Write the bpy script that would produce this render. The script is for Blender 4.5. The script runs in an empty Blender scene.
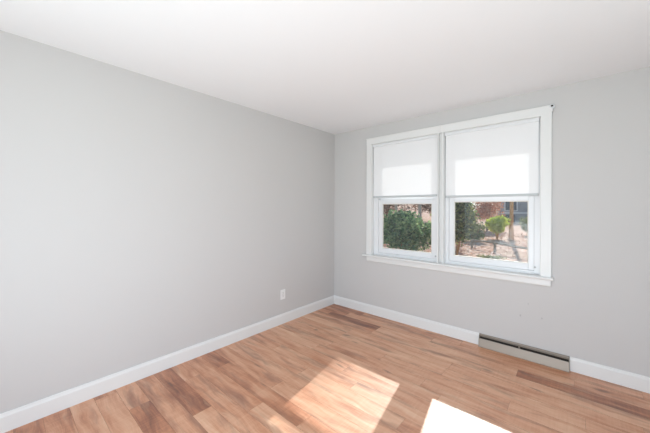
import bpy, bmesh, math, random
import numpy as np
from mathutils import Vector, Matrix

# ------------------------------------------------------------------ camera, sky, sun, large lights, exposure
SC = bpy.context.scene
COL = SC.collection
SC.view_settings.view_transform = 'Standard'
SC.view_settings.look = 'None'
SC.view_settings.gamma = 1.0
SC.view_settings.use_curve_mapping = False
SC.view_settings.exposure = 0.0

H = 2.44            # ceiling height
RX, RY = 3.75, -4.05  # right wall, wall behind the camera

cam = bpy.data.cameras.new('camera')
cam.sensor_width = 36.0
cam.lens = 36.0 * 286.3 / 650.0
cam.shift_y = -(216.5 - 208.7) / 650.0
cam.clip_start = 0.02
cam_o = bpy.data.objects.new('camera', cam)
COL.objects.link(cam_o)
cam_o.location = (2.620, -3.209, 1.367)
cam_o.rotation_euler = (math.radians(90), math.radians(-0.2), math.radians(41.11))
SC.camera = cam_o

world = bpy.data.worlds.new('world')
SC.world = world
world.use_nodes = True
wn = world.node_tree.nodes
wl = world.node_tree.links
wn.clear()
wo = wn.new('ShaderNodeOutputWorld')
wb = wn.new('ShaderNodeBackground')
sky = wn.new('ShaderNodeTexSky')
sky.sky_type = 'HOSEK_WILKIE'
sky.turbidity = 3.0
sky.ground_albedo = 0.4
sky.sun_direction = (-0.175, 1.0, 0.725)
wb.inputs['Strength'].default_value = 5.2
wl.new(sky.outputs[0], wb.inputs[0])
wl.new(wb.outputs[0], wo.inputs[0])

sun = bpy.data.lights.new('sun', 'SUN')
sun.energy = 5.3
sun.color = (1.0, 0.965, 0.93)
sun.angle = math.radians(0.6)
sun_o = bpy.data.objects.new('sun', sun)
COL.objects.link(sun_o)
sun_o.rotation_euler = Vector((0.175, -1.0, -0.725)).to_track_quat('-Z', 'Y').to_euler()
sun_o.location = (-3, 18, 14)


def area(name, loc, aim, sx, sy, power, col):
    l = bpy.data.lights.new(name, 'AREA')
    l.shape = 'RECTANGLE'
    l.size, l.size_y, l.energy, l.color = sx, sy, power, col
    o = bpy.data.objects.new(name, l)
    COL.objects.link(o)
    o.location = loc
    o.rotation_euler = (Vector(aim) - Vector(loc)).to_track_quat('-Z', 'Z').to_euler()
    return o


# added fill lamps, unseen, in the openings of the rear and right walls
area('fill_rear', (1.9, RY - 0.12, 1.2), (1.9, 0, 1.2), 2.6, 2.0, 25, (0.90, 0.96, 1.0))
area('fill_right', (RX + 0.14, -2.2, 1.5), (0, -2.2, 1.5), 1.5, 1.3, 10, (0.9, 0.96, 1.0))
# added fill lamp out of view, aimed up to brighten the ceiling
area('fill_ceiling', (2.2, -3.5, 0.5), (1.3, -0.6, H), 1.8, 1.0, 41, (0.87, 0.95, 1.0))


# ------------------------------------------------------------------ helpers
def new_mat(name):
    m = bpy.data.materials.new(name)
    m.use_nodes = True
    nt = m.node_tree
    b = nt.nodes['Principled BSDF']
    return m, nt, b


def lin(r, g, b):
    def f(c):
        c /= 255.0
        return c / 12.92 if c <= 0.04045 else ((c + 0.055) / 1.055) ** 2.4
    return (f(r), f(g), f(b), 1.0)


def N(nt, kind, **kw):
    n = nt.nodes.new(kind)
    for k, v in kw.items():
        setattr(n, k, v)
    return n


def ramp(nt, fac, stops):
    r = N(nt, 'ShaderNodeValToRGB')
    e = r.color_ramp.elements
    while len(e) > 1:
        e.remove(e[-1])
    e[0].position, e[0].color = stops[0]
    for p, c in stops[1:]:
        k = e.new(p)
        k.color = c
    nt.links.new(fac, r.inputs[0])
    return r.outputs[0]


def mixc(nt, fac, a, b, mode='MIX'):
    m = N(nt, 'ShaderNodeMix', data_type='RGBA', blend_type=mode)
    for sock, v in ((m.inputs[0], fac), (m.inputs[6], a), (m.inputs[7], b)):
        if hasattr(v, 'links'):
            nt.links.new(v, sock)
        else:
            sock.default_value = v
    return m.outputs[2]


def math_n(nt, op, a, b=None, clamp=False):
    m = N(nt, 'ShaderNodeMath', operation=op)
    m.use_clamp = clamp
    for i, v in enumerate((a, b)):
        if v is None:
            continue
        if hasattr(v, 'links'):
            nt.links.new(v, m.inputs[i])
        else:
            m.inputs[i].default_value = v
    return m.outputs[0]


def noise(nt, vec, scale, detail=3, rough=0.5, dims='3D', w=None):
    n = N(nt, 'ShaderNodeTexNoise', noise_dimensions=dims)
    n.inputs['Scale'].default_value = scale
    n.inputs['Detail'].default_value = detail
    n.inputs['Roughness'].default_value = rough
    if vec is not None:
        nt.links.new(vec, n.inputs['Vector'])
    if w is not None:
        nt.links.new(w, n.inputs['W'])
    return n.outputs['Fac']


def mapping(nt, vec, scale=(1, 1, 1), loc=(0, 0, 0)):
    m = N(nt, 'ShaderNodeMapping')
    m.inputs['Scale'].default_value = scale
    m.inputs['Location'].default_value = loc
    nt.links.new(vec, m.inputs['Vector'])
    return m.outputs[0]


def bump(nt, b, h, strength, dist=0.002):
    n = N(nt, 'ShaderNodeBump')
    n.inputs['Strength'].default_value = strength
    n.inputs['Distance'].default_value = dist
    nt.links.new(h, n.inputs['Height'])
    nt.links.new(n.outputs[0], b.inputs['Normal'])


def paint(name, col, rough=0.6, orange=0.0, spec=0.4, marks=None):
    m, nt, b = new_mat(name)
    co = N(nt, 'ShaderNodeTexCoord').outputs['Object']
    f = noise(nt, co, 1.3, 3)
    c2 = tuple(x * 0.975 for x in col[:3]) + (1,)
    base = mixc(nt, f, col, c2)
    for (px, pz, rr_) in marks or ():      # faint scuffs, at their own places on the wall
        d = N(nt, 'ShaderNodeVectorMath', operation='DISTANCE')
        nt.links.new(mapping(nt, co, (1, 0, 0.6)), d.inputs[0])
        d.inputs[1].default_value = (px, 0, pz * 0.6)
        k = math_n(nt, 'MULTIPLY', math_n(nt, 'LESS_THAN', d.outputs['Value'], rr_), 0.4)
        base = mixc(nt, k, base, lin(140, 138, 136))
    nt.links.new(base, b.inputs['Base Color'])
    b.inputs['Roughness'].default_value = rough
    b.inputs['Specular IOR Level'].default_value = spec
    if orange:
        bump(nt, b, noise(nt, co, 260, 2), orange, 0.001)
    return m


WALL = paint('wall_paint', lin(204, 202, 201), 0.75, 0.25, 0.25, ((2.24, 0.379, 0.006), (2.40, 0.391, 0.005), (2.30, 0.50, 0.004), (1.30, 0.44, 0.004)))
CEIL = paint('ceiling_paint', lin(239, 240, 242), 0.9, 0.15, 0.15)
TRIM = paint('white_trim_paint', lin(229, 229, 228), 0.35, 0.05, 0.5)
VINYL = paint('white_vinyl', lin(230, 231, 233), 0.3, 0.0, 0.5)
GASKET = paint('glazing_gasket', lin(226, 222, 214), 0.5)
PLASTIC = paint('outlet_plastic', lin(240, 239, 238), 0.25)
GREYCAP = paint('grey_cap_plastic', lin(176, 177, 178), 0.4)
HEM = paint('hem_bar_shaded', lin(192, 195, 197), 0.5)  # shade on the backlit fabric-wrapped bar put into its grey
DARK = paint('dark_gap', lin(46, 40, 36), 0.8)


def metal(name, col, rough, met=0.5):
    m, nt, b = new_mat(name)
    co = N(nt, 'ShaderNodeTexCoord').outputs['Object']
    f = noise(nt, mapping(nt, co, (2, 60, 60)), 4, 3)
    nt.links.new(mixc(nt, f, col, tuple(x * 0.88 for x in col[:3]) + (1,)), b.inputs['Base Color'])
    b.inputs['Roughness'].default_value = rough
    b.inputs['Metallic'].default_value = met
    return m


REG = metal('register_enamel', lin(153, 141, 129), 0.42, 0.25)
REG2 = metal('register_dark_enamel', lin(124, 114, 104), 0.45, 0.3)
STEEL = metal('screw_steel', lin(170, 168, 165), 0.35, 0.8)

# translucent shade fabric
m, nt, b = new_mat('shade_fabric')
SHADE = m
nt.nodes.remove(b)
co = N(nt, 'ShaderNodeTexCoord').outputs['Object']
wv = noise(nt, mapping(nt, co, (1, 1, 1)), 500, 1)
dcol = mixc(nt, wv, lin(248, 248, 249), lin(243, 243, 244))
df = N(nt, 'ShaderNodeBsdfDiffuse')
tr = N(nt, 'ShaderNodeBsdfTranslucent')
nt.links.new(dcol, df.inputs[0])
tr.inputs[0].default_value = lin(250, 250, 250)
mx = N(nt, 'ShaderNodeMixShader')
mx.inputs[0].default_value = 0.15
nt.links.new(df.outputs[0], mx.inputs[1])
nt.links.new(tr.outputs[0], mx.inputs[2])
nt.links.new(mx.outputs[0], nt.nodes['Material Output'].inputs[0])

# window glass: clear pane with a fresnel reflection and a trace of dust
m, nt, b = new_mat('window_glass')
GLASS = m
nt.nodes.remove(b)
tp = N(nt, 'ShaderNodeBsdfTransparent')
tp.inputs[0].default_value = (0.93, 0.945, 0.94, 1)
gl = N(nt, 'ShaderNodeBsdfGlossy')
gl.inputs['Roughness'].default_value = 0.02
fr = N(nt, 'ShaderNodeFresnel')
fr.inputs[0].default_value = 1.3
m1 = N(nt, 'ShaderNodeMixShader')
nt.links.new(fr.outputs[0], m1.inputs[0])
nt.links.new(tp.outputs[0], m1.inputs[1])
nt.links.new(gl.outputs[0], m1.inputs[2])
dd = N(nt, 'ShaderNodeBsdfDiffuse')
dd.inputs[0].default_value = (0.8, 0.8, 0.8, 1)
m2 = N(nt, 'ShaderNodeMixShader')
m2.inputs[0].default_value = 0.025
nt.links.new(m1.outputs[0], m2.inputs[1])
nt.links.new(dd.outputs[0], m2.inputs[2])
nt.links.new(m2.outputs[0], nt.nodes['Material Output'].inputs[0])

# laminate planks: uv = metres along/across each plank, uv 'plank' = tone and seed
m, nt, b = new_mat('oak_planks')
FLOOR = m
uv = N(nt, 'ShaderNodeUVMap', uv_map='along').outputs[0]
uv2 = N(nt, 'ShaderNodeUVMap', uv_map='plank').outputs[0]
edge = N(nt, 'ShaderNodeUVMap', uv_map='edge').outputs[0]
s2 = N(nt, 'ShaderNodeSeparateXYZ')
nt.links.new(uv2, s2.inputs[0])
tone, seed = s2.outputs[0], s2.outputs[1]
se = N(nt, 'ShaderNodeSeparateXYZ')
nt.links.new(edge, se.inputs[0])
sd = math_n(nt, 'MULTIPLY', seed, 40.0)
cl = N(nt, 'ShaderNodeCombineXYZ')
nt.links.new(sd, cl.inputs[2])
va = N(nt, 'ShaderNodeVectorMath', operation='ADD')
nt.links.new(uv, va.inputs[0])
nt.links.new(cl.outputs[0], va.inputs[1])
P = va.outputs[0]
warp = noise(nt, mapping(nt, P, (1.6, 5, 1)), 1.6, 2)
wc = N(nt, 'ShaderNodeCombineXYZ')
nt.links.new(math_n(nt, 'MULTIPLY', warp, 0.10), wc.inputs[1])
va2 = N(nt, 'ShaderNodeVectorMath', operation='ADD')
nt.links.new(P, va2.inputs[0])
nt.links.new(wc.outputs[0], va2.inputs[1])
PW = va2.outputs[0]
g_big = noise(nt, mapping(nt, PW, (1.5, 11, 1)), 1.9, 4, 0.55)
g_fine = noise(nt, mapping(nt, PW, (4, 110, 1)), 1.6, 4, 0.65)
g_cross = noise(nt, mapping(nt, P, (90, 5, 1)), 1.0, 2, 0.5)
g_dark = noise(nt, mapping(nt, PW, (1.3, 8, 1), (7, 3, 1)), 1.3, 4, 0.6)
g_pale = noise(nt, mapping(nt, PW, (1.6, 9, 1), (17, 9, 1)), 1.4, 4, 0.6)
t = math_n(nt, 'ADD', math_n(nt, 'MULTIPLY', g_big, 0.75), math_n(nt, 'MULTIPLY', g_fine, 0.34))
t = math_n(nt, 'ADD', t, math_n(nt, 'MULTIPLY', g_cross, 0.16))
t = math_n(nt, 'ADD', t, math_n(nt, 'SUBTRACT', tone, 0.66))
c = ramp(nt, t, [(0.12, lin(104, 58, 36)), (0.30, lin(158, 95, 62)), (0.47, lin(196, 131, 93)),
                 (0.64, lin(215, 159, 124)), (0.9, lin(232, 190, 156))])
dk = ramp(nt, g_dark, [(0.52, (0, 0, 0, 1)), (0.70, (1, 1, 1, 1))])
c = mixc(nt, math_n(nt, 'MULTIPLY', dk, 0.6), c, lin(116, 64, 45))
pl = ramp(nt, g_pale, [(0.58, (0, 0, 0, 1)), (0.76, (1, 1, 1, 1))])
c = mixc(nt, math_n(nt, 'MULTIPLY', pl, 0.45), c, lin(222, 184, 152))
# knots
vor = N(nt, 'ShaderNodeTexVoronoi', feature='F1')
vor.inputs['Scale'].default_value = 1.0
nt.links.new(mapping(nt, PW, (2.3, 8.5, 1)), vor.inputs['Vector'])
kn = ramp(nt, vor.outputs['Distance'], [(0.0, (1, 1, 1, 1)), (0.05, (0.9, 0.9, 0.9, 1)), (0.14, (0, 0, 0, 1))])
c = mixc(nt, math_n(nt, 'MULTIPLY', kn, 0.6), c, lin(96, 58, 42))
nt.links.new(c, b.inputs['Base Color'])
# joints: edge uv holds distance fractions in metres on each axis
eu = math_n(nt, 'LESS_THAN', se.outputs[0], 0.0012)
seam = eu
seamc = mixc(nt, math_n(nt, 'MULTIPLY', seam, 0.0), c, lin(90, 55, 38))
rg = math_n(nt, 'ADD', math_n(nt, 'MULTIPLY', g_fine, 0.16), 0.36)
nt.links.new(rg, b.inputs['Roughness'])
b.inputs['Specular IOR Level'].default_value = 1.0
b.inputs['IOR'].default_value = 1.6
hgt = math_n(nt, 'ADD', math_n(nt, 'MULTIPLY', g_fine, 0.6), g_big)
bump(nt, b, hgt, 0.12, 0.001)
SEAM = paint('plank_joint', lin(120, 80, 58), 0.8)


def obj(name, bm, mats, parent=None, smooth=False, kind=None):
    me = bpy.data.meshes.new(name)
    bm.normal_update()
    bm.to_mesh(me)
    bm.free()
    return link(name, me, mats, parent, smooth, kind)


def link(name, me, mats, parent=None, smooth=False, kind=None):
    if not isinstance(mats, (list, tuple)):
        mats = [mats]
    for mm in mats:
        me.materials.append(mm)
    if smooth:
        me.polygons.foreach_set('use_smooth', [True] * len(me.polygons))
    o = bpy.data.objects.new(name, me)
    COL.objects.link(o)
    if parent:
        o.parent = parent
    if kind:
        o['kind'] = kind
    return o


def empty(name, loc=(0, 0, 0), label=None, cat=None, group=None, kind=None):
    o = bpy.data.objects.new(name, None)
    o.empty_display_size = 0.05
    COL.objects.link(o)
    o.location = loc
    tag(o, label, cat, group, kind)
    return o


def tag(o, label=None, cat=None, group=None, kind=None):
    if label: o['label'] = label
    if cat: o['category'] = cat
    if group: o['group'] = group
    if kind: o['kind'] = kind
    return o


def box(bm, x0, x1, y0, y1, z0, z1, bev=0.0, mi=0):
    t = bmesh.new()
    bmesh.ops.create_cube(t, size=1)
    for v in t.verts:
        v.co = Vector((x0 + (v.co.x + .5) * (x1 - x0), y0 + (v.co.y + .5) * (y1 - y0), z0 + (v.co.z + .5) * (z1 - z0)))
    if bev:
        bmesh.ops.bevel(t, geom=t.edges[:], offset=bev, segments=2, profile=0.6, affect='EDGES')
    merge(bm, t, mi)


def merge(bm, t, mi=0, mat=None):
    vm = {}
    for v in t.verts:
        vm[v] = bm.verts.new(mat @ v.co if mat else v.co)
    for f in t.faces:
        try:
            nf = bm.faces.new([vm[v] for v in f.verts])
            nf.material_index = mi
            nf.smooth = f.smooth
        except ValueError:
            pass
    t.free()


def prism(bm, prof, axis, a0, a1, mi=0):
    """extrude a closed profile of (p, q) along an axis; x axis: p=y, q=z; y axis: p=x, q=z"""
    def P3(p, q, a):
        return (a, p, q) if axis == 'x' else (p, a, q) if axis == 'y' else (p, q, a)
    va = [bm.verts.new(P3(p, q, a0)) for p, q in prof]
    vb = [bm.verts.new(P3(p, q, a1)) for p, q in prof]
    n = len(prof)
    fs = [bm.faces.new(va), bm.faces.new(vb[::-1])]
    for i in range(n):
        fs.append(bm.faces.new((va[i], vb[i], vb[(i + 1) % n], va[(i + 1) % n])))
    for f in fs:
        f.material_index = mi
    bmesh.ops.recalc_face_normals(bm, faces=fs)


def cyl(bm, c, axis, r, d, seg=20, bev=0.0, mi=0):
    t = bmesh.new()
    bmesh.ops.create_cone(t, cap_ends=True, segments=seg, radius1=r, radius2=r, depth=d)
    if bev:
        es = [e for e in t.edges if abs(e.verts[0].co.z - e.verts[1].co.z) < 1e-6]
        bmesh.ops.bevel(t, geom=es, offset=bev, segments=2, profile=0.6, affect='EDGES')
    q = Vector((0, 0, 1)).rotation_difference(Vector(axis)).to_matrix().to_4x4()
    merge(bm, t, mi, Matrix.Translation(c) @ q)


def tube(bm, pts, radii, seg=8, mi=0):
    rings = []
    for i, p in enumerate(pts):
        p = Vector(p)
        a = Vector(pts[max(i - 1, 0)]); c_ = Vector(pts[min(i + 1, len(pts) - 1)])
        d = (c_ - a).normalized()
        u = d.cross(Vector((0.31, 0.9, 0.12))).normalized()
        v = d.cross(u)
        rings.append([bm.verts.new(p + (u * math.cos(2 * math.pi * k / seg) + v * math.sin(2 * math.pi * k / seg)) * radii[i]) for k in range(seg)])
    for i in range(len(rings) - 1):
        for k in range(seg):
            f = bm.faces.new((rings[i][k], rings[i][(k + 1) % seg], rings[i + 1][(k + 1) % seg], rings[i + 1][k]))
            f.material_index = mi
            f.smooth = True
    f = bm.faces.new(rings[0][::-1]); f.material_index = mi
    f = bm.faces.new(rings[-1]); f.material_index = mi


# ------------------------------------------------------------------ room shell
TW = 0.14
LX0, LX1, RX0, RX1 = 0.630, 1.480, 1.538, 2.392     # window openings
WZ0, WZ1 = 0.770, 2.205

bm = bmesh.new()
box(bm, -TW, LX0, 0, TW, -0.6, H + 0.1)
box(bm, RX1, RX + TW, 0, TW, -0.6, H + 0.1)
box(bm, LX1, RX0, 0.022, TW, WZ0, WZ1)
box(bm, LX0, RX1, 0, TW, -0.6, WZ0)
box(bm, LX0, RX1, 0, TW, WZ1, H + 0.1)
obj('wall_back', bm, WALL, kind='structure')
bm = bmesh.new()
box(bm, -TW, 0, RY - TW, 0, -0.6, H + 0.1)
obj('wall_left', bm, WALL, kind='structure')
bm = bmesh.new()      # right wall, out of the frame, opening added for the fill lamp
box(bm, RX, RX + TW, RY - TW, -2.95, 0, H)
box(bm, RX, RX + TW, -1.45, 0, 0, H)
box(bm, RX, RX + TW, -2.95, -1.45, 0, 0.85)
box(bm, RX, RX + TW, -2.95, -1.45, 2.15, H)
obj('wall_right', bm, WALL, kind='structure')
bm = bmesh.new()      # wall behind the camera, wide opening added for the fill lamp
box(bm, 0, 0.6, RY - TW, RY, 0, H)
box(bm, 3.2, RX, RY - TW, RY, 0, H)
box(bm, 0.6, 3.2, RY - TW, RY, 2.2, H)
obj('wall_rear', bm, WALL, kind='structure')
bm = bmesh.new()
box(bm, -TW, RX + TW, RY - TW, TW, H, H + 0.12)
obj('ceiling', bm, CEIL, kind='structure')

# floor: one mesh of planks, own tone and grain, window sheen put into middle rows
rnd = random.Random(11)
ROWY0, ROWW = -0.02, 0.13
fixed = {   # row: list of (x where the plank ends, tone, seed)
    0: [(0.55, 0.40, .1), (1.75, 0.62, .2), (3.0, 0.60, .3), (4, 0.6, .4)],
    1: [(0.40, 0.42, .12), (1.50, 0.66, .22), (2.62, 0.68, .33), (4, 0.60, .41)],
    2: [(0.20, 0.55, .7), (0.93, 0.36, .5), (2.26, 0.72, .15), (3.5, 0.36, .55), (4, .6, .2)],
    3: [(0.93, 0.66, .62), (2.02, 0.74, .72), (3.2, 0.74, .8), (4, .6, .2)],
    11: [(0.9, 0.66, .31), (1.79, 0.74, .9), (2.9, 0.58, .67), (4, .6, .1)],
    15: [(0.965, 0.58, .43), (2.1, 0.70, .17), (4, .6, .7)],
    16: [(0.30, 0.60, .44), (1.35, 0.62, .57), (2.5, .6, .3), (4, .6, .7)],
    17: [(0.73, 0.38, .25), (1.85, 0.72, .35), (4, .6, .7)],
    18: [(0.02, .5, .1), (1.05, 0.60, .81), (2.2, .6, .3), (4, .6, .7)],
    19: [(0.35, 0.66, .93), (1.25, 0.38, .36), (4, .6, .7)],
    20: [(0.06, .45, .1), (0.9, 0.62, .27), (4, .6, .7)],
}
bm = bmesh.new()
uva = bm.loops.layers.uv.new('along')
uvp = bm.loops.layers.uv.new('plank')
uve = bm.loops.layers.uv.new('edge')
G = 0.0004
nrow = 0
y = ROWY0 + ROWW
row = -1
while y > RY - TW - 0.1:
    y1 = min(y, TW * 0.5)
    y0 = y - ROWW
    if row in fixed:
        ends = fixed[row]
    else:
        ends = []
        x = rnd.uniform(0.1, 1.15)
        while x < 4.1:
            ends.append((x, rnd.choice([0.64, 0.68, 0.72, 0.75] if row < 13 else [0.44, 0.54, 0.58, 0.62, 0.66]), rnd.random()))  # rows towards the window lighter: its sheen is put into the plank tone
            x += rnd.uniform(0.85, 1.2)
        ends.append((4.1, 0.6, rnd.random()))
    xs = -0.05
    for (xe, tn, sdv) in ends:
        a = max(xs, -0.05); e = min(xe, RX + 0.05)
        if e - a > 0.02:
            q = [(a + G, y0 + G), (e - G, y0 + G), (e - G, y1 - G), (a + G, y1 - G)]
            vs = [bm.verts.new((px, py, 0.0)) for px, py in q]
            lo = [bm.verts.new((px + sx_ * G, py + sy_ * G, -0.0015)) for (px, py), sx_, sy_ in zip(q, (-1, 1, 1, -1), (-1, -1, 1, 1))]
            f = bm.faces.new(vs)
            f.material_index = 0
            fs = [f]
            for k in range(4):
                g = bm.faces.new((lo[k], lo[(k + 1) % 4], vs[(k + 1) % 4], vs[k]))
                g.material_index = 1
                fs.append(g)
            sdd = (sdv * 7.31 + row * 0.137) % 1.0
            for ff in fs:
                for l in ff.loops:
                    l[uva].uv = (l.vert.co.x - a + row * 3.7, l.vert.co.y - y0)
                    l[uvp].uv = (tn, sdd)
                    l[uve].uv = (0.5, 0.5)
        xs = xe
    y -= ROWW
    row += 1
box(bm, -0.06, RX + TW, RY - TW - 0.1, TW * .6, -0.08, -0.0016, mi=1)
obj('floor', bm, [FLOOR, SEAM], kind='structure')


def baseboard(name, axis, wall, sgn, a0, a1):
    """profile with an eased, slightly stepped top"""
    T_, h = 0.014, 0.117
    pr = [(0, 0), (T_, 0), (T_, h - 0.022), (T_ - 0.002, h - 0.016), (T_ - 0.004, h - 0.012), (T_ - 0.005, h - 0.004), (T_ - 0.008, h), (0, h)]
    bm = bmesh.new()
    prism(bm, [(wall + sgn * p, q) for p, q in pr], axis, a0, a1)
    return obj(name, bm, TRIM, kind='structure')


baseboard('baseboard_left', 'y', 0, 1, RY, 0)
baseboard('baseboard_back', 'x', 0, -1, 0, 1.896)
baseboard('baseboard_back.001', 'x', 0, -1, 2.592, RX)
baseboard('baseboard_right', 'y', RX, -1, RY, 0)

# ------------------------------------------------------------------ window trim
bm = bmesh.new()
def casing_v(x0, x1):
    pr = [(x0, 0), (x0, -0.017), (x0 + .003, -0.02), (x1 - .003, -0.02), (x1, -0.017), (x1, 0)]
    prism(bm, pr, 'z', WZ0 - 0.004, WZ1 + 0.075)
casing_v(0.557, LX0 + 0.004)
casing_v(RX1 - 0.004, 2.467)
obj('trim_1', bm, TRIM, kind='structure')
bm = bmesh.new()       # head casing in two lengths, with a small cap; they meet over the mullion
for a, b_ in ((0.557, 1.5085), (1.5095, 2.467)):
    box(bm, a, b_, -0.022, 0, WZ1 - 0.004, WZ1 + 0.077, 0.0015)
    box(bm, a - .002, b_ + (.002 if b_ > 2 else 0), -0.026, 0, WZ1 + 0.068, WZ1 + 0.079, 0.0015)
obj('trim_2', bm, TRIM, kind='structure')
bm = bmesh.new()       # mullion cover between the two windows
box(bm, LX1, RX0, 0.018, 0.022, WZ0, WZ1)
box(bm, LX1 - 0.004, LX1 + 0.010, -0.020, 0.020, WZ0, WZ1, 0.0015)
box(bm, RX0 - 0.010, RX0 + 0.004, -0.020, 0.020, WZ0, WZ1, 0.0015)
obj('trim_3', bm, TRIM, kind='structure')
bm = bmesh.new()       # stool with rounded nose, reaching to the sash
pr = [(0.05, 0.772), (0.05, 0.748), (-0.044, 0.748), (-0.050, 0.752), (-0.052, 0.760), (-0.050, 0.768), (-0.044, 0.772)]
prism(bm, pr, 'x', 0.512, 2.480)
obj('trim_4', bm, TRIM, kind='structure')
bm = bmesh.new()       # apron below the stool
pr = [(0, 0.748), (0, 0.686), (-0.012, 0.686), (-0.017, 0.692), (-0.019, 0.70), (-0.019, 0.748)]
prism(bm, pr, 'x', 0.562, 2.462)
obj('trim_5', bm, TRIM, kind='structure')


# ------------------------------------------------------------------ windows
def rect_frame(bm, x0, x1, z0, z1, y0, y1, wl_, wr, wb_, wt, bev=0.002):
    box(bm, x0, x0 + wl_, y0, y1, z0, z1, bev)
    box(bm, x1 - wr, x1, y0, y1, z0, z1, bev)
    box(bm, x0 + wl_, x1 - wr, y0, y1, z0, z0 + wb_, bev)
    box(bm, x0 + wl_, x1 - wr, y0, y1, z1 - wt, z1, bev)


def window(name, x0, x1, gx0, gx1, gz1):
    w = empty(name, (0.5 * (x0 + x1), 0, WZ0), kind='structure')
    def part(nm, bm, mat, par=w):
        o = obj(nm, bm, mat, par)
        if par is w:
            o.matrix_parent_inverse = Matrix.Translation(-Vector((0.5 * (x0 + x1), 0, WZ0)))
        return o
    bm = bmesh.new()
    box(bm, x0, x0 + .008, -0.001, TW, WZ0, WZ1); box(bm, x1 - .008, x1, -0.001, TW, WZ0, WZ1)
    box(bm, x0, x1, -0.001, TW, WZ1 - .008, WZ1)
    part('jamb', bm, TRIM)
    bm = bmesh.new()
    fl, frr = gx0 - x0 - 0.05, x1 - gx1 - 0.046
    rect_frame(bm, x0 + .008, x1 - .008, WZ0 + .002, WZ1 - .008, 0.040, 0.135, fl - .008, frr - .008, 0.030, 0.03)
    box(bm, x0 + fl, x1 - frr, 0.03, 0.04, WZ0 + .002, WZ0 + 0.018, .001)
    part('window_frame', bm, VINYL)
    # upper sash, behind the shade
    sx0, sx1 = gx0 - 0.05, gx1 + 0.046
    def sash(nm, z0, z1, ya, yb, wb_, wt, gasket=True):
        bm = bmesh.new()
        rect_frame(bm, sx0 + .001, sx1 - .001, z0, z1, ya, yb, 0.048, 0.044, wb_, wt, 0.003)
        s = part(nm, bm, VINYL)
        ym = 0.5 * (ya + yb)
        bm = bmesh.new()
        rect_frame(bm, gx0 - .001, gx1 + .001, z0 + wb_, z1 - wt, ym - .008, ym + .008, .008, .008, .008, .008, 0.001)
        part('glazing_gasket', bm, GASKET, s)
        bm = bmesh.new()
        box(bm, gx0, gx1, ym - .002, ym + .002, z0 + wb_ + .001, z1 - wt - .001)
        part('pane', bm, GLASS, s)
        return s
    sash('upper_sash', 1.475, WZ1 - .040, 0.090, 0.118, 0.035, 0.045)
    lo = sash('lower_sash', WZ0 + 0.033, gz1 + 0.045, 0.050, 0.082, 0.860 - (WZ0 + 0.033), 0.045)
    for s in lo.children:
        pass
    bm = bmesh.new()
    zc = WZ0 + 0.066
    cyl(bm, (x1 - frr + .006 if x1 > 2 else x1 - frr + .004, 0.0375, zc), (0, 1, 0), 0.009, 0.006, 16, 0.0015)
    part('drain_cap', bm, GREYCAP)
    return w


window('window_1', LX0, LX1, 0.752, 1.390, 1.432)
window('window_2', RX0, RX1, 1.632, 2.293, 1.448)


# ------------------------------------------------------------------ roller shades
def shade(label, x0, x1, zb):
    r = empty('roller_shade', (0.5 * (x0 + x1), 0.012, WZ1 - 0.03), label, 'window shade', 'roller shades in the double window')
    off = -Vector(r.location)
    def part(nm, bm, mat, smooth=False, lab=None):
        o = obj(nm, bm, mat, r, smooth)
        o.matrix_parent_inverse = Matrix.Translation(off)
        if lab: o['label'] = lab
        return o
    bm = bmesh.new()
    box(bm, x0 - .006, x1 + .006, -0.004, 0.026, WZ1 - 0.040, WZ1 - 0.009, 0.004)
    part('head_rail', bm, VINYL)
    bm = bmesh.new()     # the cloth: a thin sheet with the faintest belly
    nx, nz = 14, 20
    zt = WZ1 - 0.036
    vv = [[bm.verts.new((x0 + (x1 - x0) * i / nx, 0.012 + 0.0012 * math.sin(math.pi * i / nx) * math.sin(math.pi * k / nz), zb + (zt - zb) * k / nz)) for i in range(nx + 1)] for k in range(nz + 1)]
    for k in range(nz):
        for i in range(nx):
            bm.faces.new((vv[k][i], vv[k][i + 1], vv[k + 1][i + 1], vv[k + 1][i]))
    part('shade_cloth', bm, SHADE, True)
    bm = bmesh.new()
    box(bm, x0, x1, 0.003, 0.021, zb - 0.022, zb + 0.001, 0.004)
    part('hem_bar', bm, HEM)
    return r


shade('white translucent roller shade half lowered in the narrower left window, bushes below it', 0.648, 1.463, 1.530)
shade('white translucent roller shade half lowered in the right window beside the wall bracket', 1.556, 2.372, 1.512)

# ------------------------------------------------------------------ curtain bracket at the casing corner
r = empty('curtain_bracket', (2.468, -0.028, 2.268), 'small white round bracket with dark hole at top right casing corner', 'bracket')
bm = bmesh.new()
cyl(bm, (0, 0.002, 0), (0, 1, 0), 0.019, 0.006, 20, 0.002)
cyl(bm, (0, -0.007, 0), (0, 1, 0), 0.013, 0.014, 20, 0.002)
obj('mount', bm, VINYL, r, False)
bm = bmesh.new()
cyl(bm, (0, -0.0145, 0), (0, 1, 0), 0.0085, 0.002, 16)
obj('socket', bm, DARK, r)['label'] = 'dark round hole'
bm = bmesh.new()
box(bm, -0.004, 0.004, -0.010, 0.0245, -0.046, -0.014, 0.002)
obj('hook', bm, VINYL, r)

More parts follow.
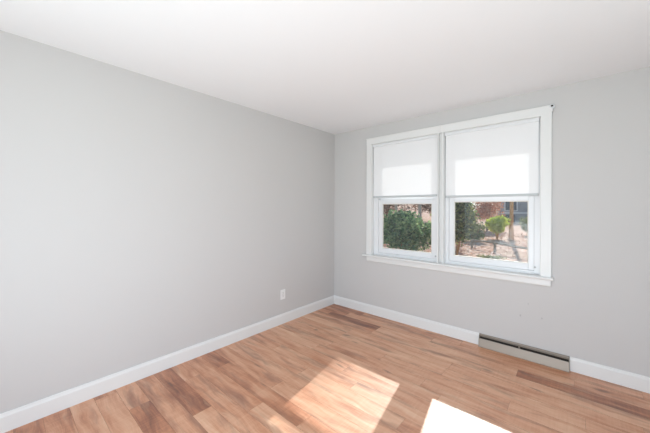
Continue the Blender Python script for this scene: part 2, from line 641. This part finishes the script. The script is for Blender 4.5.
# ------------------------------------------------------------------ wall outlet
r = empty('wall_outlet', (0, -0.968, 0.345), 'white duplex electrical outlet low on the left wall above the baseboard', 'outlet')
bm = bmesh.new()
box(bm, 0.0, 0.006, -0.036, 0.036, -0.058, 0.058, 0.002)
obj('cover_plate', bm, PLASTIC, r)
for s in (-1, 1):
    bm = bmesh.new()
    t_ = bmesh.new()
    bmesh.ops.create_cone(t_, cap_ends=True, segments=24, radius1=0.017, radius2=0.017, depth=0.004)
    for v in t_.verts:
        v.co.y = max(-0.0135, min(0.0135, v.co.y))
    merge(bm, t_, 0, Matrix.Translation((0.0065, 0, s * 0.0195)) @ Matrix.Rotation(math.radians(90), 4, 'Y'))
    rc = obj('receptacle', bm, PLASTIC, r)
    bm = bmesh.new()
    box(bm, 0.0078, 0.0090, -0.0075, -0.0055, s * 0.0195 - 0.001, s * 0.0195 + 0.008)
    box(bm, 0.0078, 0.0090, 0.0055, 0.0075, s * 0.0195 - 0.001, s * 0.0195 + 0.008)
    cyl(bm, (0.0084, 0, s * 0.0195 - 0.007), (1, 0, 0), 0.0025, 0.0012, 12)
    obj('slot', bm, DARK, rc)['label'] = 'dark plug slots'
bm = bmesh.new()
cyl(bm, (0.0068, 0, 0), (1, 0, 0), 0.0032, 0.002, 12)
obj('screw', bm, STEEL, r)

# ------------------------------------------------------------------ baseboard heat register
gx0, gx1 = 1.899, 2.589
r = empty('baseboard_register', ((gx0 + gx1) / 2, 0, 0), 'beige metal heating register set into the white baseboard below the window', 'heating vent')
def rp(nm, bm, mat, lab=None):
    o = obj(nm, bm, mat, r)
    o.matrix_parent_inverse = Matrix.Translation((-(gx0 + gx1) / 2, 0, 0))
    if lab: o['label'] = lab
    return o
bm = bmesh.new()
prism(bm, [(-0.001, 0.0005), (-0.001, 0.117), (-0.016, 0.117), (-0.018, 0.115), (-0.020, 0.110), (-0.006, 0.108), (-0.006, 0.0005)], 'x', gx0, gx1)
rp('back_plate', bm, REG)
bm = bmesh.new()
prism(bm, [(-0.050, 0.0005), (-0.050, 0.006), (-0.035, 0.080), (-0.037, 0.080), (-0.053, 0.006), (-0.053, 0.0005)], 'x', gx0 + .002, gx1 - .002)
rp('front_panel', bm, REG)
bm = bmesh.new()
prism(bm, [(-0.020, 0.109), (-0.019, 0.109), (-0.026, 0.098), (-0.028, 0.098)], 'x', gx0 + .004, gx1 - .004)
rp('upper_louver', bm, REG2)
for xe in (gx0, gx1 - 0.003):
    bm = bmesh.new()
    prism(bm, [(-0.001, 0.0005), (-0.001, 0.117), (-0.018, 0.117), (-0.037, 0.082), (-0.054, 0.006), (-0.054, 0.0005)], 'x', xe, xe + 0.003)
    rp('end_cap', bm, REG)
bm = bmesh.new()
prism(bm, [(-0.006, 0.10), (-0.010, 0.10), (-0.046, 0.02), (-0.042, 0.02)], 'x', gx0 + .005, gx1 - .005)
rp('damper', bm, DARK, 'dark damper blade seen through the slot')
bm = bmesh.new()
xm = 0.5 * (gx0 + gx1) - 0.008
box(bm, xm - 0.006, xm + 0.006, -0.043, -0.030, 0.080, 0.101, 0.002)
rp('damper_lever', bm, REG2)

# ------------------------------------------------------------------ outdoors
rs = np.random.RandomState(5)


def soil_mat():
    m, nt, b = new_mat('leafy_ground')
    co = N(nt, 'ShaderNodeTexCoord').outputs['Object']
    f = noise(nt, co, 4.5, 8, 0.75)
    f2 = noise(nt, co, 0.7, 3, 0.5)
    c = ramp(nt, f, [(0.34, lin(120, 80, 62)), (0.46, lin(205, 158, 130)), (0.6, lin(236, 206, 186)), (0.8, lin(248, 234, 222))])  # leaf litter colours, with dappled sun and shadow put into the contrast
    g = ramp(nt, f2, [(0.5, (0, 0, 0, 1)), (0.7, (1, 1, 1, 1))])
    c = mixc(nt, math_n(nt, 'MULTIPLY', g, 0.3), c, lin(150, 140, 96))
    nt.links.new(c, b.inputs['Base Color'])
    b.inputs['Roughness'].default_value = 0.95
    bump(nt, b, f, 0.8, 0.03)
    return m


SOIL = soil_mat()


def leaf_mat(name, ca, cb, cc, trans=0.45):
    m, nt, b = new_mat(name)
    nt.nodes.remove(b)
    at = N(nt, 'ShaderNodeAttribute', attribute_name='tone')
    c = ramp(nt, at.outputs['Fac'], [(0.0, ca), (0.5, cb), (1.0, cc)])
    d = N(nt, 'ShaderNodeBsdfDiffuse')
    t_ = N(nt, 'ShaderNodeBsdfTranslucent')
    g = N(nt, 'ShaderNodeBsdfGlossy')
    g.inputs['Roughness'].default_value = 0.45
    g.inputs[0].default_value = (0.8, 0.8, 0.8, 1)
    nt.links.new(c, d.inputs[0]); nt.links.new(c, t_.inputs[0])
    m1 = N(nt, 'ShaderNodeMixShader'); m1.inputs[0].default_value = trans
    nt.links.new(d.outputs[0], m1.inputs[1]); nt.links.new(t_.outputs[0], m1.inputs[2])
    m2 = N(nt, 'ShaderNodeMixShader'); m2.inputs[0].default_value = 0.06
    nt.links.new(m1.outputs[0], m2.inputs[1]); nt.links.new(g.outputs[0], m2.inputs[2])
    nt.links.new(m2.outputs[0], nt.nodes['Material Output'].inputs[0])
    return m


L_GREEN = leaf_mat('evergreen_leaf', lin(64, 100, 62), lin(134, 172, 116), lin(222, 236, 170), 0.55)
L_DARK = leaf_mat('dark_evergreen_leaf', lin(48, 58, 38), lin(120, 136, 78), lin(222, 224, 140), 0.55)
L_LIME = leaf_mat('lime_leaf', lin(160, 178, 50), lin(214, 226, 84), lin(244, 246, 150), 0.55)
L_AUTUMN = leaf_mat('autumn_leaf', lin(150, 90, 70), lin(226, 156, 118), lin(250, 214, 184), 0.5)
L_BROWN = leaf_mat('brown_leaf', lin(96, 70, 52), lin(140, 104, 78), lin(176, 140, 110), 0.4)
L_OLIVE = leaf_mat('olive_leaf', lin(80, 88, 44), lin(130, 140, 70), lin(180, 184, 104), 0.5)
L_FALL = leaf_mat('fallen_leaf', lin(160, 106, 76), lin(228, 174, 140), lin(250, 230, 210), 0.2)


def bark(name, a, b_):
    m, nt, b = new_mat(name)
    co = N(nt, 'ShaderNodeTexCoord').outputs['Object']
    f = noise(nt, mapping(nt, co, (14, 14, 2)), 2.0, 5, 0.6)
    nt.links.new(ramp(nt, f, [(0.3, a), (0.7, b_)]), b.inputs['Base Color'])
    b.inputs['Roughness'].default_value = 0.9
    bump(nt, b, f, 0.6, 0.01)
    return m


B_TAN = bark('tan_bark', lin(170, 116, 70), lin(236, 184, 126))
B_PALE = bark('pale_bark', lin(140, 130, 116), lin(200, 190, 172))
B_DARK = bark('brown_bark', lin(84, 66, 52), lin(140, 114, 90))
TIMBER = bark('weathered_timber', lin(124, 112, 98), lin(184, 170, 150))


def gz(x, y):
    z = -0.12 + 0.012 * max(0, y - 4) + 0.02 * max(0, y - 12)
    z += 0.16 * max(0, -x - 3.0) * min(1, max(0, (y - 7) / 6))
    z += 0.05 * math.sin(x * 0.9 + 1) * math.sin(y * 0.7)
    return z


bm = bmesh.new()
nx, ny = 60, 60
gv = [[bm.verts.new((-26 + 44 * i / nx, TW + 0.0 + 34 * k / ny, gz(-26 + 44 * i / nx, 34 * k / ny))) for i in range(nx + 1)] for k in range(ny + 1)]
for k in range(ny):
    for i in range(nx):
        bm.faces.new((gv[k][i], gv[k][i + 1], gv[k + 1][i + 1], gv[k + 1][i]))
obj('ground', bm, SOIL, smooth=True, kind='structure')

# eave of the house above the windows
EY = TW + 0.72
bm = bmesh.new()
prism(bm, [(TW, 2.50), (EY, 2.50), (EY, 2.60), (TW, 2.92)], 'x', -1.5, RX + 1.0)
obj('roof_eave', bm, TRIM, kind='structure')


def leaves_mesh(name, pos, size, mat, parent=None, up=0.3, kind=None, flat=False):
    """a cloud of folded, pointed leaves; pos Nx3"""
    n = len(pos)
    d = rs.normal(size=(n, 3)); d[:, 2] *= (0.15 if flat else 0.7)
    d /= np.linalg.norm(d, axis=1)[:, None]
    nrm = rs.normal(size=(n, 3)); nrm[:, 2] += (5 if flat else up * 3)
    s = np.cross(d, nrm); s /= np.linalg.norm(s, axis=1)[:, None]
    k = np.cross(s, d)
    L = size * rs.uniform(0.65, 1.3, n)[:, None]
    W = L * 0.34
    b0 = pos; mid = pos + d * L * 0.5
    tip = pos + d * L
    v = np.stack([b0, mid + s * W + k * L * .08, tip, mid - s * W + k * L * .08], 1).reshape(-1, 3)
    me = bpy.data.meshes.new(name)
    idx = np.arange(n * 4).reshape(n, 4)
    f = np.concatenate([idx[:, [0, 1, 2]], idx[:, [0, 2, 3]]])
    me.from_pydata(v.tolist(), [], f.tolist())
    tn = np.repeat(np.clip(rs.normal(0.5, 0.25, n), 0, 1), 4)
    at = me.attributes.new('tone', 'FLOAT', 'POINT')
    at.data.foreach_set('value', tn.astype(np.float32))
    return link(name, me, mat, parent, False, kind)


def blob(n, c, r, lumps=7, shell=0.45):
    """points filling the outer part of a lumpy crown"""
    c = np.array(c, float); r = np.array(r, float)
    cs = rs.normal(size=(lumps, 3)); cs /= np.linalg.norm(cs, axis=1)[:, None]
    cs = cs * rs.uniform(0.35, 0.75, lumps)[:, None]
    rr = rs.uniform(0.35, 0.6, lumps)
    w = rs.randint(0, lumps, n)
    u = rs.normal(size=(n, 3)); u /= np.linalg.norm(u, axis=1)[:, None]
    rad = (1 - shell * rs.uniform(0, 1, n) ** 1.5)[:, None]
    return c + (cs[w] + u * rr[w][:, None] * rad) * r


def shrub(name, label, cat, x, y, r, n, size, lmat, smat, zbase=None, stems=9, stem_r=0.018, lumps=12, group=None, crown_z=None, shell=.5):
    g0 = gz(x, y) if zbase is None else zbase
    root = empty(name, (x, y, g0), label, cat, group)
    cz = r[2] if crown_z is None else crown_z
    leaves_mesh('foliage', blob(n, (0, 0, cz), r, lumps, shell), size, lmat, root)
    bm = bmesh.new()
    rr = random.Random(int(abs(x) * 100 + y * 10))
    for k in range(stems):
        a = rr.uniform(0, 6.28)
        q = rr.uniform(.3, .8)
        tx, ty = math.cos(a) * r[0] * q, math.sin(a) * r[1] * q
        pts = [(tx * .08, ty * .08, -.03), (tx * .25 + rr.uniform(-.05, .05), ty * .25, cz * .35), (tx * .6, ty * .6 + rr.uniform(-.06, .06), cz * .75), (tx, ty, cz + r[2] * .35)]
        tube(bm, pts, [stem_r, stem_r * .85, stem_r * .6, stem_r * .25], 6)
    obj('stems', bm, smat, root)
    return root


def tree(name, label, x, y, h, rad, lmat, bmat, n, crown, size=0.1, branches=7, lean=(0, 0), group=None, low=0.35, cat='tree'):
    root = empty(name, (x, y, gz(x, y)), label, cat, group)
    rr = random.Random(int(abs(x) * 37 + y * 11 + h))
    bm = bmesh.new()
    K = 9
    pts, rads = [], []
    for k in range(K):
        t_ = k / (K - 1)
        pts.append((lean[0] * t_ + 0.10 * math.sin(3 * t_ + x) * t_, lean[1] * t_, -0.1 + h * t_))
        rads.append(rad * (1.35 if k == 0 else 1.0 - 0.75 * t_))
    tube(bm, pts, rads, 12)
    P_ = []
    for k in range(branches):
        t_ = low + (0.95 - low) * (k + .5) / branches
        a = k * 2.4 + rr.uniform(-.4, .4)
        L = crown * rr.uniform(.7, 1.1) * (1.1 - .5 * t_)
        p0 = Vector((lean[0] * t_ + 0.10 * math.sin(3 * t_ + x) * t_, lean[1] * t_, -0.1 + h * t_))
        d = Vector((math.cos(a), math.sin(a), rr.uniform(.25, .7)))
        p1 = p0 + d * L * .5 + Vector((0, 0, -.05 * L)); p2 = p0 + d * L + Vector((0, 0, .15 * L))
        rb = rad * (1 - .75 * t_) * .5
        tube(bm, [p0, p1, p2], [rb, rb * .6, rb * .15], 6)
        for q in range(4):
            s0 = p0.lerp(p2, rr.uniform(.35, .95))
            dd_ = Vector((rr.uniform(-1, 1), rr.uniform(-1, 1), rr.uniform(-.1, .8))) * L * .4
            tube(bm, [s0, s0 + dd_ * .5, s0 + dd_], [rb * .35, rb * .2, rb * .06], 5)
            P_.append(blob(max(1, n // (branches * 4)), s0 + dd_ * .8, (L * .3,) * 3, 4, .9))
    obj('trunk', bm, bmat, root)
    if n:
        leaves_mesh('foliage', np.concatenate(P_), size, lmat, root)
    return root


# near shrubs just beyond the glass
shrub('evergreen_shrub', 'large rounded grey-green leafy shrub filling the left window pane', 'shrub', -1.45, 5.3, (1.0, 0.8, 0.60), 7000, 0.11, L_GREEN, B_TAN, crown_z=0.70, lumps=24)
shrub('tall_evergreen_shrub', 'tall dark-leaved shrub with bare tan stems at left of the right window pane', 'shrub', 0.02, 5.5, (0.60, 0.5, 0.78), 7000, 0.09, L_DARK, B_TAN, crown_z=1.30, stems=10, stem_r=0.02, lumps=24)
shrub('young_shrub', 'small grey-green shrub low between the two windows beside the tall dark shrub', 'shrub', -0.75, 7.6, (0.36, 0.36, 0.42), 3500, 0.05, L_GREEN, B_TAN, crown_z=0.7, stems=7)
shrub('lime_shrub', 'bright yellow-green sunlit shrub in the middle of the right window pane', 'shrub', 0.0, 11.6, (0.46, 0.45, 0.42), 2600, 0.11, L_LIME, B_TAN, crown_z=0.68, stems=8)
shrub('olive_shrub', 'low loose olive shrub at the foot of the bright yellow-green shrub', 'shrub', -0.62, 10.3, (0.55, 0.4, 0.42), 1600, 0.09, L_OLIVE, B_TAN, crown_z=0.42, stems=8, shell=.8)
shrub('dark_shrub', 'dark round shrub before the far house at the right edge of the right pane', 'shrub', 0.95, 14.5, (0.5, 0.5, 0.45), 3500, 0.06, L_DARK, B_DARK, crown_z=0.55, stems=8)
shrub('autumn_shrub', 'orange-leaved shrub behind the bright yellow-green shrub', 'shrub', -1.35, 16.0, (1.2, 0.9, 0.95), 3200, 0.12, L_AUTUMN, B_DARK, crown_z=1.35, stems=9)
shrub('ground_cover', 'low dark green ground plants in front of the timber rail', 'plant', 0.75, 6.45, (0.42, 0.18, 0.07), 700, 0.05, L_OLIVE, B_TAN, crown_z=0.07, stems=4, stem_r=.004, lumps=8)
for i, (x, y, rx, rz, mt, lab) in enumerate([
        (-7.5, 15.0, 2.2, 1.4, L_BROWN, 'brown leafy thicket on the bank, high behind the left pane shrub'),
        (-4.6, 17.5, 2.2, 1.5, L_BROWN, 'brown thicket directly behind the tall dark shrub'),
        (-11.0, 17.0, 2.6, 1.6, L_OLIVE, 'olive leafy thicket farthest left beyond the left window pane')]):
    shrub('thicket', lab, 'shrub', x, y, (rx, 1.4, rz), 7000, 0.12, mt, B_DARK, crown_z=rz * 1.1, group='thickets at the back of the yard', lumps=20)

# trees
tree('slender_tree', 'tan sunlit tree trunk rising in the right window pane, before the far house', 0.52, 11.6, 8.5, 0.082, L_AUTUMN, B_TAN, 3000, 2.0, low=0.45)
tree('pale_tree', 'leftmost pale thin trunk behind the large shrub in the left pane', -3.75, 9.2, 9, 0.075, L_BROWN, B_PALE, 700, 0.8, low=.5, group='pale trunks behind the left pane')
tree('pale_tree', 'middle pale trunk behind the large shrub, upper right of the left pane', -2.62, 9.3, 9.5, 0.085, L_BROWN, B_PALE, 700, 0.7, low=.5, group='pale trunks behind the left pane')
tree('pale_tree', 'rightmost pale trunk in the left pane, beside its right stile', -2.45, 11.2, 9, 0.07, L_BROWN, B_PALE, 700, 0.7, low=.5, group='pale trunks behind the left pane')
tree('shade_tree', 'tall leafy tree farther back whose crown dapples the sunlight', -3.8, 18.5, 15.5, 0.2, L_OLIVE, B_DARK, 2800, 3.0, size=.13, branches=10, low=.4)

# low timber rail on posts
r = empty('timber_rail', (0.9, 7.6, gz(0.9, 7.6)), 'low weathered timber rail on short posts crossing the leafy yard', 'rail')
zg = gz(0.9, 7.6)
def Lp(x, y, z): return (x - 0.9, y - 7.6, z - zg)
bm = bmesh.new()
tube(bm, [Lp(-0.35, 8.6, 0.20), Lp(0.4, 8.2, .215), Lp(1.1, 7.6, .20), Lp(1.9, 7.0, .19)], [.03, .035, .035, .03], 8)
obj('rail', bm, TIMBER, r, False)
for (px, py) in ((-0.3, 8.57), (0.55, 8.07), (1.85, 7.03)):
    bm = bmesh.new()
    a = Vector(Lp(px, py, gz(px, py) - .1)); c_ = Vector(Lp(px, py, 0.19))
    tube(bm, [a, c_], [.045, .04], 8)
    obj('post', bm, TIMBER, r)

# house across the yard
def siding():
    m, nt, b = new_mat('blue_grey_siding')
    co = N(nt, 'ShaderNodeTexCoord').outputs['Object']
    sp = N(nt, 'ShaderNodeSeparateXYZ'); nt.links.new(co, sp.inputs[0])
    fr_ = math_n(nt, 'FRACT', math_n(nt, 'MULTIPLY', sp.outputs[2], 7.0))
    c = ramp(nt, noise(nt, co, 3, 3), [(0.3, lin(150, 152, 158)), (0.7, lin(176, 176, 178))])
    nt.links.new(c, b.inputs['Base Color'])
    b.inputs['Roughness'].default_value = 0.7
    bump(nt, b, fr_, 1.0, 0.02)
    return m
SIDING = siding()
ROOF = paint('roof_shingle', lin(92, 86, 84), 0.9)
WDARK = paint('far_window_glass', lin(70, 76, 92), 0.15)
hx, hy = 1.2, 24.0
r = empty('neighbour_house', (hx, hy, gz(hx, hy)), 'grey-blue sided house with white trim beyond the yard in the right pane', 'house')
bm = bmesh.new(); box(bm, -3.4, 4.0, 0, 6, -.3, 2.5); obj('wall', bm, SIDING, r)
bm = bmesh.new(); prism(bm, [(-.4, 2.45), (6.4, 2.45), (3, 3.6)], 'x', -3.8, 4.4); obj('roof', bm, ROOF, r)
bm = bmesh.new(); box(bm, -3.42, 4.02, -.04, 0.02, 0.70, 0.82, .005); obj('trim_band', bm, TRIM, r)['label'] = 'white horizontal trim band'
for wx in (-2.9, -0.95, 1.2):
    bm = bmesh.new(); rect_frame(bm, wx, wx + .9, 0.9, 2.1, -.05, 0.01, .07, .07, .07, .07)
    w = obj('window', bm, TRIM, r)
    bm = bmesh.new(); box(bm, wx + .07, wx + .83, -.02, 0.0, .97, 2.03); obj('pane', bm, WDARK, w)
bm = bmesh.new(); box(bm, -3.1, -2.2, -.05, .01, -.1, .62, .01); w = obj('basement_window', bm, WDARK, r)

# fallen leaves lying on the yard
n = 7000
px = rs.uniform(-6, 3.5, n); py = 3.5 + 12 * rs.uniform(0, 1, n) ** 1.1
pz = np.array([gz(a, b_) for a, b_ in zip(px, py)]) + rs.uniform(0.005, 0.03, n)
o = leaves_mesh('fallen_leaves', np.stack([px, py, pz], 1), 0.12, L_FALL, flat=True, kind='stuff')
tag(o, 'pale orange fallen leaves scattered over the yard ground outside', 'leaves')
